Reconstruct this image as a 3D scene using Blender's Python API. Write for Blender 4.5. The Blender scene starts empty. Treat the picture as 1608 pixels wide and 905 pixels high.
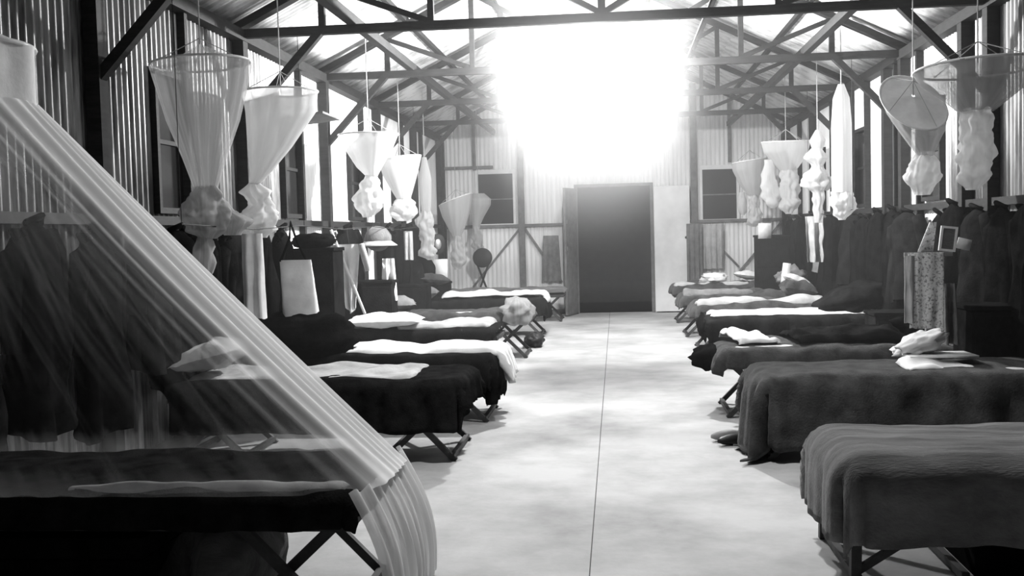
import bpy, math, random
from math import sin, cos, pi, radians
from mathutils import Vector, Matrix, noise

random.seed(7)
C = bpy.context.scene.collection
S = bpy.context.scene

# ------------------------------------------------------------------ camera
R = ((0.99476628, 0.09875634, -0.02621521),
     (0.02083738, 0.05509881, 0.99826345),
     (0.10002927, -0.99358508, 0.05275261))          # camera x, y, z (back) axes in the world
cd = bpy.data.cameras.new('camera'); cam = bpy.data.objects.new('camera', cd); C.objects.link(cam)
cd.sensor_width = 36; cd.lens = 1650 / 1608 * 36; cd.clip_start = .05; cd.clip_end = 100
m = Matrix(R).transposed().to_4x4(); m.translation = (0, 0, 1.43); cam.matrix_world = m
S.camera = cam

# ------------------------------------------------------------------ world, lamps, exposure
wd = bpy.data.worlds.new('night'); S.world = wd; wd.use_nodes = True
wd.node_tree.nodes['Background'].inputs[0].default_value = (.5, .5, .5, 1)
wd.node_tree.nodes['Background'].inputs[1].default_value = .01
S.view_settings.view_transform = 'Standard'; S.view_settings.look = 'None'
S.view_settings.gamma = 1; S.view_settings.use_curve_mapping = False
S.view_settings.exposure = .75
LAMP = (-.22, 10.4, 3.03)
LAMP_W = 1900
FILL_LAMPS = [((-.1, 5.5, 4.30), 300), ((-.1, 8.0, 4.30), 60), ((-.1, 14.6, 4.25), 420)]      # added fill spots under the ridge, brightening the aisle and end wall
FILL_ANGLE = 128
HAZE = 0.014
SMOKE = .6
def light(name, loc, w, rad, parent=None):
    l = bpy.data.lights.new(name, 'POINT'); l.energy = w; l.shadow_soft_size = rad
    o = bpy.data.objects.new(name, l); C.objects.link(o); o.location = loc
    if parent: o.parent = parent
    return o
S.cycles.volume_bounces = 0
S.cycles.max_bounces = 6; S.cycles.diffuse_bounces = 3; S.cycles.transparent_max_bounces = 24
S.cycles.sample_clamp_indirect = 4

# ------------------------------------------------------------------ materials
def nt(name):
    mt = bpy.data.materials.new(name); mt.use_nodes = True
    return mt, mt.node_tree, mt.node_tree.nodes['Principled BSDF']
def gray(v): return (v, v, v, 1)
def mat(name, lo, hi=None, rough=.8, metal=0, scale=6, stretch=(1, 1, 1), bump=.0, bscale=60, lo_p=.35, hi_p=.65, spec=.3, coords='Object', detail=6):
    mt, t, b = nt(name)
    b.inputs['Roughness'].default_value = rough; b.inputs['Metallic'].default_value = metal
    b.inputs['Specular IOR Level'].default_value = spec
    hi = lo if hi is None else hi
    tc = t.nodes.new('ShaderNodeTexCoord'); mp = t.nodes.new('ShaderNodeMapping')
    mp.inputs['Scale'].default_value = stretch
    t.links.new(tc.outputs[coords], mp.inputs[0])
    n = t.nodes.new('ShaderNodeTexNoise'); n.inputs['Scale'].default_value = scale; n.inputs['Detail'].default_value = detail
    n.inputs['Roughness'].default_value = .62
    t.links.new(mp.outputs[0], n.inputs['Vector'])
    r = t.nodes.new('ShaderNodeValToRGB')
    r.color_ramp.elements[0].position = lo_p; r.color_ramp.elements[0].color = gray(lo)
    r.color_ramp.elements[1].position = hi_p; r.color_ramp.elements[1].color = gray(hi)
    t.links.new(n.outputs[0], r.inputs[0]); t.links.new(r.outputs[0], b.inputs['Base Color'])
    if bump:
        n2 = t.nodes.new('ShaderNodeTexNoise'); n2.inputs['Scale'].default_value = bscale; n2.inputs['Detail'].default_value = 4
        t.links.new(mp.outputs[0], n2.inputs['Vector'])
        bm = t.nodes.new('ShaderNodeBump'); bm.inputs['Strength'].default_value = bump; bm.inputs['Distance'].default_value = .01
        t.links.new(n2.outputs[0], bm.inputs['Height']); t.links.new(bm.outputs[0], b.inputs['Normal'])
    return mt
def net_mat(name, alpha, col=.85, streak=30, amp=.35, transl=.5, dens=False):
    """thin cotton netting: lets part of the light through, denser where it is gathered (UV v / 'dens' attribute)."""
    mt, t, b = nt(name); t.nodes.remove(b); N = t.nodes.new; Lk = t.links.new
    out = t.nodes['Material Output']
    d = N('ShaderNodeBsdfDiffuse'); d.inputs[0].default_value = gray(col)
    tr = N('ShaderNodeBsdfTranslucent'); tr.inputs[0].default_value = gray(col)
    mx = N('ShaderNodeMixShader'); mx.inputs[0].default_value = transl; Lk(d.outputs[0], mx.inputs[1]); Lk(tr.outputs[0], mx.inputs[2])
    tp = N('ShaderNodeBsdfTransparent')
    m2 = N('ShaderNodeMixShader'); Lk(tp.outputs[0], m2.inputs[1]); Lk(mx.outputs[0], m2.inputs[2]); Lk(m2.outputs[0], out.inputs[0])
    tc = N('ShaderNodeTexCoord'); mp = N('ShaderNodeMapping'); mp.inputs['Scale'].default_value = (streak, .6, 1)
    Lk(tc.outputs['UV'], mp.inputs[0])
    n = N('ShaderNodeTexNoise'); n.inputs['Scale'].default_value = 1; n.inputs['Detail'].default_value = 5; Lk(mp.outputs[0], n.inputs['Vector'])
    a = N('ShaderNodeMath'); a.operation = 'MULTIPLY_ADD'; Lk(n.outputs[0], a.inputs[0]); a.inputs[1].default_value = 2 * amp; a.inputs[2].default_value = alpha - amp
    last = a
    if dens:
        at = N('ShaderNodeAttribute'); at.attribute_name = 'dens'
        ad = N('ShaderNodeMath'); ad.operation = 'ADD'; Lk(a.outputs[0], ad.inputs[0]); Lk(at.outputs['Fac'], ad.inputs[1]); last = ad
    cl = N('ShaderNodeClamp'); Lk(last.outputs[0], cl.inputs[0]); cl.inputs[1].default_value = .006; cl.inputs[2].default_value = 1
    Lk(cl.outputs[0], m2.inputs[0])
    return mt
M = {}
M['floor'] = mat('concrete', .28, .53, .85, scale=1.1, bump=.25, bscale=14, lo_p=.3, hi_p=.62, detail=9)
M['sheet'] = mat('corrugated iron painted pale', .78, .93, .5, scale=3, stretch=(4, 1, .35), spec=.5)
M['sheet_shaded'] = mat('galvanised iron shaded', .05, .30, .38, metal=.3, scale=3, stretch=(4, 1, .3), spec=.5, lo_p=.4, hi_p=.6)  # darker copy of the wall iron, weak light put into the colour
M['roof'] = mat('roof sheet streaked', .22, .80, .7, scale=2.2, stretch=(2.6, .5, 1), lo_p=.33, hi_p=.56, detail=8)
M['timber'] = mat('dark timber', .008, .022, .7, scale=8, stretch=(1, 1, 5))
M['timber_mid'] = mat('grey timber', .12, .2, .7, scale=8)
M['white_paint'] = mat('white paint', .72, .85, .5, scale=3)
M['glass'] = mat('dark glass', .015, .02, .12, scale=2, spec=.5)
M['cot_wood'] = mat('cot wood dark', .035, .07, .6, scale=12)
M['canvas'] = mat('cot canvas', .10, .16, .9, scale=20)
M['mattress'] = mat('mattress ticking', .45, .62, .9, scale=10, bump=.3)
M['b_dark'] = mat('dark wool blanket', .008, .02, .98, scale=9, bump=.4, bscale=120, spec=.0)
M['b_mid'] = mat('grey wool blanket', .035, .08, .98, scale=7, bump=.5, bscale=90, spec=.0)
def woolly(m, w=.6):
    b = m.node_tree.nodes['Principled BSDF']; b.inputs['Sheen Weight'].default_value = w; b.inputs['Sheen Roughness'].default_value = .4
M['b_mid2'] = mat('mid grey wool blanket', .08, .20, .98, scale=5, stretch=(.4, 3, 1), bump=.5, bscale=90, spec=.0)
for k_ in ('b_dark', 'b_mid', 'b_mid2'): woolly(M[k_], {'b_dark': 0, 'b_mid': .12, 'b_mid2': .25}[k_])
M['linen'] = mat('white linen', .70, .86, .9, scale=6, bump=.2, bscale=30)
M['linen_grey'] = mat('grey linen', .34, .5, .9, scale=6, bump=.3, bscale=30)
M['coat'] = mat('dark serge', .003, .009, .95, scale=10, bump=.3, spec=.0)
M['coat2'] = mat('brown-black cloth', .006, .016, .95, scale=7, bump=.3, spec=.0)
M['coat3'] = mat('drab khaki cloth', .14, .24, .95, scale=7, bump=.3, spec=.0)
M['pat'] = mat('spotted towel', .2, .8, .95, scale=60, lo_p=.36, hi_p=.5, bump=.3)
M['net_w'] = net_mat('white netting folded', .86, .70, 24, .18)
M['net_s'] = net_mat('sheer netting', .45, .62, 40, .42, .35)
M['net_m'] = net_mat('half sheer netting', .66, .42, 30, .3, .15)
M['net_bed'] = net_mat('sheer netting over bed', .0, .95, 110, .13, .25, dens=True)
M['tin'] = mat('tin', .3, .4, .35, metal=.8)
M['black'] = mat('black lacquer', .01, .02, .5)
def emis(name, st, mixf=.5):
    mt, t, b = nt(name); t.nodes.remove(b)
    e = t.nodes.new('ShaderNodeEmission'); e.inputs[1].default_value = st; e.inputs[0].default_value = (1, 1, 1, 1)
    tp = t.nodes.new('ShaderNodeBsdfTransparent'); mx = t.nodes.new('ShaderNodeMixShader'); mx.inputs[0].default_value = mixf
    t.links.new(tp.outputs[0], mx.inputs[1]); t.links.new(e.outputs[0], mx.inputs[2]); t.links.new(mx.outputs[0], t.nodes['Material Output'].inputs[0])
    return mt
M['globe'] = emis('lit glass globe', 30)

# ------------------------------------------------------------------ helpers
def link(o, parent=None):
    C.objects.link(o)
    if parent: o.parent = parent
    return o
def tag(o, label=None, cat=None, group=None, kind=None):
    if label: o['label'] = label
    if cat: o['category'] = cat
    if group: o['group'] = group
    if kind: o['kind'] = kind
    return o
def empty(name, loc=(0, 0, 0), rz=0, **k):
    o = bpy.data.objects.new(name, None); o.empty_display_size = .1; o.location = loc; o.rotation_euler = (0, 0, rz)
    C.objects.link(o); return tag(o, **k)

class MB:
    def __init__(s): s.v = []; s.f = []; s.uv = {}
    def quadbox(s, P):
        b = len(s.v); s.v += [tuple(p) for p in P]
        for f in ((0, 3, 2, 1), (4, 5, 6, 7), (0, 1, 5, 4), (1, 2, 6, 5), (2, 3, 7, 6), (3, 0, 4, 7)): s.f.append(tuple(b + i for i in f))
        return s
    def box(s, x0, x1, y0, y1, z0, z1):
        return s.quadbox([(x0, y0, z0), (x1, y0, z0), (x1, y1, z0), (x0, y1, z0), (x0, y0, z1), (x1, y0, z1), (x1, y1, z1), (x0, y1, z1)])
    def bar(s, p, q, w, h=None, up=(0, 0, 1)):
        h = w if h is None else h
        p = Vector(p); q = Vector(q); d = (q - p).normalized(); up = Vector(up)
        if abs(d.dot(up)) > .98: up = Vector((0, 1, 0)) if abs(d.y) < .9 else Vector((1, 0, 0))
        a = d.cross(up).normalized() * w / 2; b = a.cross(d).normalized() * h / 2
        return s.quadbox([p - a - b, p + a - b, p + a + b, p - a + b, q - a - b, q + a - b, q + a + b, q - a + b])
    def tube(s, pts, rad, n=8, caps=True):
        pts = [Vector(p) for p in pts]; b0 = len(s.v)
        if not hasattr(rad, '__len__'): rad = [rad] * len(pts)
        for i, p in enumerate(pts):
            d = (pts[min(i + 1, len(pts) - 1)] - pts[max(i - 1, 0)]).normalized()
            up = Vector((0, 0, 1)) if abs(d.z) < .9 else Vector((1, 0, 0))
            a = d.cross(up).normalized(); c = a.cross(d)
            for k in range(n):
                t = 2 * pi * k / n; s.v.append(tuple(p + (a * cos(t) + c * sin(t)) * rad[i]))
        for i in range(len(pts) - 1):
            for k in range(n):
                k2 = (k + 1) % n; s.f.append((b0 + i * n + k, b0 + i * n + k2, b0 + (i + 1) * n + k2, b0 + (i + 1) * n + k))
        if caps:
            s.f.append(tuple(b0 + k for k in range(n))[::-1]); s.f.append(tuple(b0 + (len(pts) - 1) * n + k for k in range(n)))
        return s
    def grid(s, fn, nu, nv, wrap=False):
        """fn(u,v) with u,v in 0..1"""
        b = len(s.v); W = nu if wrap else nu + 1
        for j in range(nv + 1):
            for i in range(W):
                s.v.append(tuple(fn(i / nu, j / nv)))
        for j in range(nv):
            for i in range(nu):
                i2 = (i + 1) % W if wrap else i + 1
                f = (b + j * W + i, b + j * W + i2, b + (j + 1) * W + i2, b + (j + 1) * W + i)
                s.uv[len(s.f)] = [(i / nu, j / nv), ((i + 1) / nu, j / nv), ((i + 1) / nu, (j + 1) / nv), (i / nu, (j + 1) / nv)]
                s.f.append(f)
        return s
    def ball(s, c, r, nu=14, nv=8, nz=0, seed=0):
        def fn(u, v):
            t = 2 * pi * u; p = pi * (v * .998 + .001)
            d = Vector((sin(p) * cos(t), sin(p) * sin(t), cos(p)))
            k = 1 + nz * noise.noise(d * 2.3 + Vector((seed, seed * 1.7, 0)))
            return (c[0] + r[0] * d.x * k, c[1] + r[1] * d.y * k, c[2] + r[2] * d.z * k)
        g0 = len(s.f); s.grid(fn, nu, nv, wrap=True)
        for i in range(g0, len(s.f)): s.f[i] = s.f[i][::-1]; s.uv[i] = s.uv[i][::-1]
        return s
    def mesh(s, name, mt, smooth=False):
        me = bpy.data.meshes.new(name); me.from_pydata(s.v, [], s.f); me.materials.append(mt)
        if s.uv:
            ul = me.uv_layers.new(name='UVMap'); d = ul.data
            for p in me.polygons:
                q = s.uv.get(p.index)
                if q:
                    for k, li in enumerate(p.loop_indices): d[li].uv = q[k]
        if smooth: me.polygons.foreach_set('use_smooth', [True] * len(me.polygons))
        me.update(); return me
    def build(s, name, mt, parent=None, smooth=False, bevel=0, **k):
        o = bpy.data.objects.new(name, s.mesh(name, mt, smooth)); link(o, parent)
        if bevel:
            b = o.modifiers.new('b', 'BEVEL'); b.width = bevel; b.segments = 2; b.limit_method = 'ANGLE'
        return tag(o, **k)
def nz(x, y, z=0, s=1): return noise.noise(Vector((x * s, y * s, z * s)))
def inst(me, name, loc, parent, rot=(0, 0, 0), scale=(1, 1, 1)):
    o = bpy.data.objects.new(name, me); o.location = loc; o.rotation_euler = rot; o.scale = scale
    return link(o, parent)

# ------------------------------------------------------------------ building
XL, XR, XC, HALF = -3.08, 2.92, -.08, 3.0
YB, YE = -2.6, 18.16
ZE, PITCH = 3.13, .485
ZR = ZE + HALF * PITCH
WPITCH, NW = .0762, 8
SW = WPITCH * NW
def corr_mesh(name, h, mt, nw=NW, seg=6, amp=.011, rows=1):
    b = MB()
    b.grid(lambda u, v: (u * nw * WPITCH, amp * cos(u * nw * 2 * pi), v * h), nw * seg, rows)
    return b.mesh(name, mt, True)
cache = {}
def sheet(parent, loc, rz, h, mt, nw=NW, name='corrugated_sheet'):
    k = (round(h, 3), nw, mt.name)
    if k not in cache: cache[k] = corr_mesh('corrugated_sheet', h, mt, nw)
    return inst(cache[k], name, loc, parent, (0, 0, rz))
# floor: two poured slabs with the joint between them
fl = empty('floor', kind='structure')
MB().box(XL - .1, -.1435, YB, YE + .1, -.12, 0).build('concrete_slab', M['floor'], fl)
MB().box(-.1385, XR + .1, YB, YE + .1, -.12, 0).build('concrete_slab', M['floor'], fl)
MB().box(-.16, -.12, YB, YE, -.12, -.012).build('joint_filler', M['timber'], fl)
MB().box(-14, 14, YE + .1, 40, -.3, -.14).build('ground', mat('dark earth', .03, .06), None, kind='structure')

def side_wall(name, X, rz, wins, posts, thick_posts):
    w = empty(name, kind='structure')
    n = int(math.ceil((YE - YB) / SW))
    sgn = 1 if X < 0 else -1                      # inward
    for i in range(n):
        y0 = YE - (i + 1) * SW; y1 = y0 + SW
        mt = M['sheet'] if y0 > 9.4 else M['sheet_shaded']  # far sheets pale, near sheets dark: lamp falloff put into the colour
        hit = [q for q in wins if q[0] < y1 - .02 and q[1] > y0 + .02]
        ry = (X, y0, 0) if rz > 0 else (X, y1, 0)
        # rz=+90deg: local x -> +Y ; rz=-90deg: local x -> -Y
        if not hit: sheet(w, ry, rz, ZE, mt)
        else:
            q = hit[0]
            # whole waves outside the window opening keep the full height
            a = max(0, int(math.floor((q[0] - y0) / WPITCH + .5))); b = min(NW, int(math.floor((q[1] - y0) / WPITCH + .5)))
            def piece(k0, k1, z0, h):
                if k1 <= k0: return
                yy = y0 + (k0 if rz > 0 else k1) * WPITCH
                sheet(w, (X, yy, z0), rz, h, mt, k1 - k0)
            piece(0, a, 0, ZE); piece(b, NW, 0, ZE); piece(a, b, 0, q[2]); piece(a, b, q[3], ZE - q[3])
    xi = X + sgn * .06
    me = MB().box(-.045, .045, -.055, .055, 0, ZE).mesh('wall_post', M['timber'])
    for y in thick_posts: inst(me, 'wall_post', (xi, y, 0), w)
    me2 = MB().box(-.03, .03, -.025, .025, 0, ZE).mesh('wall_stud', M['timber'])
    for y in posts: inst(me2, 'wall_stud', (X + sgn * .045, y, 0), w)
    MB().box(min(X + sgn * .015, X + sgn * .08), max(X + sgn * .015, X + sgn * .08), YB, YE, 1.54, 1.6).build('wall_rail', M['timber'], w)
    MB().box(min(X, X + sgn * .11), max(X, X + sgn * .11), YB, YE, ZE - .09, ZE).build('wall_plate', M['timber'], w)
    MB().box(min(X, X + sgn * .09), max(X, X + sgn * .09), YB, YE, 0, .08).build('sole_plate', M['timber'], w)
    return w
nwin = [0]
def window_side(X, y0, y1, z0, z1, open_shutter=False):
    nwin[0] += 1; sgn = 1 if X < 0 else -1
    r = empty('window_%d' % nwin[0], (X, (y0 + y1) / 2, z0), kind='structure')
    w = (y1 - y0) / 2; h = z1 - z0; t = .04
    f = MB(); f.box(-.05, .05, -w, -w + t, 0, h).box(-.05, .05, w - t, w, 0, h).box(-.05, .05, -w + t, w - t, 0, t).box(-.05, .05, -w + t, w - t, h - t, h)
    f.build('window_frame', M['timber'], r)
    MB().box(-.02, .02, -w + t, w - t, h * .5 - .015, h * .5 + .015).build('glazing_bar', M['timber'], r)
    for a, b in ((t, h * .5 - .015), (h * .5 + .015, h - t)):
        MB().box(-.006, .006, -w + t, w - t, a, b).build('pane', M['glass'], r)
    if open_shutter:
        MB().quadbox([(sgn * .03, -w, h - .02), (sgn * .03, w, h - .02), (sgn * .03, w, h), (sgn * .03, -w, h),
                      (sgn * .42, -w, h + .02), (sgn * .42, w, h + .02), (sgn * .42, w, h + .04), (sgn * .42, -w, h + .04)]).build('shutter', M['timber_mid'], r)
YT = [-1.36, 1.08, 3.52, 5.96, 8.40, 10.84, 13.28, 15.72]
WL = [(6.78, 7.40, 1.62, 2.60), (9.50, 10.12, 1.62, 2.55), (11.93, 12.54, 1.62, 2.50), (14.3, 14.9, 1.62, 2.50)]
WR = [(6.3, 6.9, 1.62, 2.5), (9.72, 10.3, 1.62, 2.55), (12.50, 13.1, 1.62, 2.55), (15.0, 15.6, 1.62, 2.5)]
side_wall('wall_left', XL, pi / 2, WL, [7.3 - .03, 10.0, 12.5, 14.9, 16.4, 4.6], YT[2:] + [18.0])
side_wall('wall_right', XR, -pi / 2, WR, [7.3, 10.36, 11.15, 12.44, 14.4, 16.9], YT[2:] + [9.0, 11.5, 18.0])
for q in WL: window_side(XL, *q, open_shutter=(q[0] > 9 and q[0] < 11))
for q in WR: window_side(XR, *q)

# end wall
ew = empty('wall_end', (0, YE, 0), kind='structure')
def zroof(x): return ZE + (HALF - abs(x - XC)) * PITCH
wEnd = [(-2.42, -1.72, 1.56, 2.52), (1.42, 2.08, 1.54, 2.48)]
DX0, DX1, DZ = -.66, .58, 2.17
i = 0; x = XL
def gable_piece(x0, x1, z0):
    nwv = max(1, int(round((x1 - x0) / WPITCH))); b = MB(); seg = 6
    b.grid(lambda u, v: (x0 + u * (x1 - x0), .011 * cos(u * nwv * 2 * pi), z0 + v * (zroof(x0 + u * (x1 - x0)) - z0)), nwv * seg, 1)
    b.build('corrugated_sheet', M['sheet'], ew, True)
def flat_piece(x0, x1, z0, z1):
    nwv = max(1, int(round((x1 - x0) / WPITCH))); b = MB()
    b.grid(lambda u, v: (x0 + u * (x1 - x0), .011 * cos(u * nwv * 2 * pi), z0 + v * (z1 - z0)), nwv * 6, 1)
    b.build('corrugated_sheet', M['sheet'], ew, True)
edges = sorted(set([XL, -2.42, -1.72, -1.2, DX0, XC, DX1, 1.0, 1.42, 2.08, 2.5, XR]))
for a, b_ in zip(edges[:-1], edges[1:]):
    mid = (a + b_) / 2; z0 = 0
    for w0, w1, zz0, zz1 in wEnd:
        if w0 < mid < w1: flat_piece(a, b_, 0, zz0); z0 = zz1
    if DX0 < mid < DX1: z0 = DZ
    gable_piece(a, b_, z0)
tl = M['timber_mid']
for px_ in (-1.62, 1.32): MB().box(px_ - .05, px_ + .05, -.12, -.02, 0, zroof(px_) - .05).build('wall_post', M['timber_mid'], ew)
for px_ in (-3.0, 2.84): MB().box(px_ - .06, px_ + .06, -.13, -.02, 0, ZE).build('corner_post', M['timber'], ew)
MB().box(-2.45, -2.40, -.08, -.02, 2.52, zroof(-2.42) - .05).build('wall_stud', tl, ew)
MB().box(1.90, 1.95, -.08, -.02, 2.52, zroof(1.9) - .05).build('wall_stud', tl, ew)
MB().box(-2.95, -2.1, -.10, -.03, 2.54, 2.59).build('wall_rail', tl, ew)
MB().box(-2.94, -.9, -.09, -.02, 1.52, 1.57).build('wall_rail', tl, ew)
MB().box(1.2, 2.8, -.09, -.02, 1.51, 1.56).build('wall_rail', tl, ew)
for p, q in (((-1.62, -.06, 1.54), (-2.5, -.06, .5)), ((-1.6, -.06, 1.54), (-.95, -.06, .55)), ((1.36, -.06, 1.5), (2.05, -.06, .75)), ((2.78, -.06, 1.5), (2.0, -.06, .6))):
    MB().bar(p, q, .035, .035).build('diagonal_brace', tl, ew)
MB().box(XL, -.9, -.09, 0, 0, .08).build('sole_plate', tl, ew)
MB().box(1.25, XR, -.09, 0, 0, .08).build('sole_plate', tl, ew)
for w0, w1, zz0, zz1 in wEnd:
    nwin[0] += 1
    r = empty('window_%d' % nwin[0], ((w0 + w1) / 2, YE, zz0), kind='structure')
    w = (w1 - w0) / 2; h = zz1 - zz0; t = .045
    MB().box(-w, -w + t, -.05, .04, 0, h).box(w - t, w, -.05, .04, 0, h).box(-w + t, w - t, -.05, .04, h - t * 1.6, h).box(-w + t, w - t, -.05, .04, 0, t * .6).build('window_frame', M['white_paint'], r)
    MB().box(-w + t, w - t, -.03, .0, h * .46, h * .46 + .02).build('glazing_bar', M['timber_mid'], r)
    MB().box(-w + t, w - t, -.004, .004, t * .6, h * .46).build('pane', M['glass'], r)
    MB().box(-w + t, w - t, -.004, .004, h * .46 + .02, h - t * 1.6).build('pane', M['glass'], r)
# doorway, its dark outside, white leaf folded back to the right and grey leaf half open on the left
d1 = empty('door_1', (DX0, YE, 0), kind='structure')
W = DX1 - DX0
MB().box(-.05, 0, -.06, .06, 0, DZ + .05).box(W, W + .05, -.06, .06, 0, DZ + .05).box(0, W, -.06, .06, DZ, DZ + .05).build('door_frame', M['timber_mid'], d1)
dl = MB().box(0, .60, -.02, .02, .02, DZ - .02).build('door_leaf', M['white_paint'], d1, bevel=.004)
dl.location = (W + .06, -.12, 0); dl.rotation_euler = (0, 0, radians(-2))
MB().ball((.53, -.05, 1.27), (.022, .022, .022)).build('door_knob', M['black'], dl, True)
dg = MB().box(-.60, 0, -.02, .02, .02, DZ - .02)
dgo = dg.build('door_leaf', M['timber_mid'], d1, bevel=.004, label='grey door leaf standing half open at the left'); dgo.location = (-.03, -.08, 0); dgo.rotation_euler = (0, 0, radians(74))
for zz in (1.1, 1.55): MB().box(-.56, -.04, -.034, -.02, zz, zz + .07).build('ledge_board', M['timber_mid'], dgo)
# dark porch behind the doorway
po = empty('porch', (0, YE, 0), kind='structure')
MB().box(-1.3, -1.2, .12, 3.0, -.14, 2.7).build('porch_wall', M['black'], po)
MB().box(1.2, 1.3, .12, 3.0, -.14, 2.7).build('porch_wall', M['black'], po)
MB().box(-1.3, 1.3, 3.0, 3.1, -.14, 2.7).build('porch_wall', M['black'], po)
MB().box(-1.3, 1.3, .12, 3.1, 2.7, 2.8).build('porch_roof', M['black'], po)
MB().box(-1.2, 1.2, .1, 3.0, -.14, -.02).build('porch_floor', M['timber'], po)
# back wall behind the camera
bw = empty('wall_back', (0, YB, 0), kind='structure')
b = MB()
b.grid(lambda u, v: (XL + u * 6.0, .011 * cos(u * 79 * 2 * pi), v * zroof(XL + u * 6.0)), 79 * 4, 1)
b.build('corrugated_sheet', M['sheet_shaded'], bw, True)

# roof: corrugated sheets, corrugations run down the slope, two sheets up each side
ce = empty('ceiling', kind='structure')
SL = math.hypot(HALF + .25, (HALF + .25) * PITCH)
n = int(math.ceil((YE - YB) / SW))
th = math.atan(PITCH)
rm = corr_mesh('roof_sheet', SL / 2 + .06, M['roof'], NW, 5)
for i in range(n):
    y0 = YE - (i + 1) * SW
    for side in (-1, 1):
        for k in range(2):
            s0 = SL / 2 * k + (0 if k else 0)        # distance down from the ridge
            o = bpy.data.objects.new('roof_sheet', rm)
            # local x -> +Y, local z -> down slope, local y -> normal
            dx = Vector((0, 1, 0)); dz = Vector((side * cos(th), 0, -sin(th))); dy = dz.cross(dx)
            m4 = Matrix((dx, dy, dz)).transposed().to_4x4()
            m4.translation = Vector((XC, y0, ZR + .10 + (.012 if k == 0 else 0))) + dz * s0
            o.matrix_world = m4; link(o, ce)
MB().box(XC - .06, XC + .06, YB, YE, ZR + .01, ZR + .09).build('ridge_board', M['timber'], ce)
for side in (-1, 1):
    xx = XC + side * (HALF - 1.0)
    MB().box(xx - .035, xx + .035, YB, YE, ZE + .0, ZE + .075).build('ceiling_runner', M['timber'], ce)
    for q in (.95, 1.75, 2.45):
        xx = XC + side * (HALF - q); zz = zroof(xx) + .045
        MB().box(xx - .025, xx + .025, YB, YE, zz - .0, zz + .05).build('purlin', M['timber'], ce)
MB().bar((.75, YB, ZE + .02), (.75, YE, ZE + .02), .016).build('tie_wire', M['timber'], ce)

# trusses
ordw = {3: 'nearest roof truss, its knee braces and rafters only partly in view', 4: 'second dark timber roof truss, its tie beam crossing the top of the picture',
        5: 'third dark timber roof truss, over the first left window with a shutter', 6: 'fourth dark timber roof truss, halfway down the hall', 7: 'last dark timber roof truss before the end wall'}
tie = MB().bar((XL + .03, 0, ZE - .03), (XR - .03, 0, ZE - .03), .06, .07).mesh('tie_beam', M['timber'])
def tz(x): return zroof(x) - .03
raf = [MB().bar((XC + s * HALF, 0, ZE - .0), (XC, 0, ZR - .0), .06, .11, up=(0, 1, 0)).mesh('rafter', M['timber']) for s in (-1, 1)]
def offx(s, o): return XC + s * (HALF - o)
mem = []
for s in (-1, 1):
    for o_ in (.75, 1.64):
        mem.append(('truss_post', MB().bar((offx(s, o_), 0, ZE - .03), (offx(s, o_), 0, tz(offx(s, o_))), .05, .05).mesh('truss_post', M['timber'])))
    mem.append(('diagonal_brace', MB().bar((offx(s, .75), .0, tz(offx(s, .75))), (offx(s, 1.64), .0, ZE), .045, .045, up=(0, 1, 0)).mesh('diagonal_brace', M['timber'])))
    mem.append(('diagonal_brace', MB().bar((offx(s, 1.64), .0, tz(offx(s, 1.64))), (offx(s, 3.0), .0, ZE), .045, .045, up=(0, 1, 0)).mesh('diagonal_brace', M['timber'])))
    mem.append(('knee_brace', MB().bar((offx(s, .04), 0, 2.36), (offx(s, .75), 0, ZE - .02), .06, .07, up=(0, 1, 0)).mesh('knee_brace', M['timber'])))
mem.append(('king_post', MB().bar((XC, 0, ZE), (XC, 0, ZR - .05), .06, .06).mesh('king_post', M['timber'])))
for k, y in enumerate(YT):
    if y < 3: continue
    lb = ordw.get(k, 'roof truss just overhead, out of the picture')
    r = empty('roof_truss', (0, y, 0), label=lb, cat='roof truss', group='timber trusses carrying the roof')
    inst(tie, 'tie_beam', (0, 0, 0), r)
    for q in raf: inst(q, 'rafter', (0, 0, 0), r)
    for nm, me in mem: inst(me, nm, (0, 0, 0), r)

# hanging lamp down the hall
def lamp(loc, w, label):
    x, y, z = loc; r = empty('hanging_lamp', loc, label=label, cat='lamp', group='pressure lamps hung along the ridge')
    zc = ZR - z
    MB().tube([(0, 0, .16), (0, 0, zc)], .006, 6).build('hanging_wire', M['black'], r)
    b = MB(); b.grid(lambda u, v: ((.03 + v * .15) * cos(2 * pi * u), (.03 + v * .15) * sin(2 * pi * u), .16 - .05 * v * v), 24, 4, True); b.build('hood', M['tin'], r, True)
    MB().ball((0, 0, .02), (.075, .075, .09), 20, 12).build('glass_globe', M['globe'], r, True)
    MB().ball((0, 0, -.12), (.09, .09, .045), 20, 8).build('fuel_tank', M['tin'], r, True)
    light('mantle_light', (0, 0, .02), w, .07, r)
lamp(LAMP, LAMP_W, 'bright burning lamp hanging from the ridge halfway down the hall')
def fill_lamp(loc, w, label, angle=FILL_ANGLE):  # unseen fill spot, dressed as a hanging lamp
    x, y, z = loc; r = empty('fill_lamp', loc, label=label, cat='lamp')
    MB().tube([(0, 0, .10), (0, 0, ZR - z)], .006, 6).build('hanging_wire', M['black'], r)
    b = MB(); b.grid(lambda u, v: ((.03 + v * .2) * cos(2 * pi * u), (.03 + v * .2) * sin(2 * pi * u), .10 - .13 * v), 28, 3, True); b.build('fill_shade', M['tin'], r, True)
    MB().ball((0, 0, .03), (.04, .04, .05), 14, 8).build('fill_bulb', M['globe'], r, True)
    l = bpy.data.lights.new('fill_light', 'SPOT'); l.energy = w; l.shadow_soft_size = .12; l.spot_size = radians(angle); l.spot_blend = 1.0
    o = bpy.data.objects.new('fill_light', l); C.objects.link(o); o.parent = r; o.location = (0, 0, -.04)
fill_lamp(*FILL_LAMPS[0], 'added fill lamp under the ridge above the picture, nearer the camera')
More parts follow.
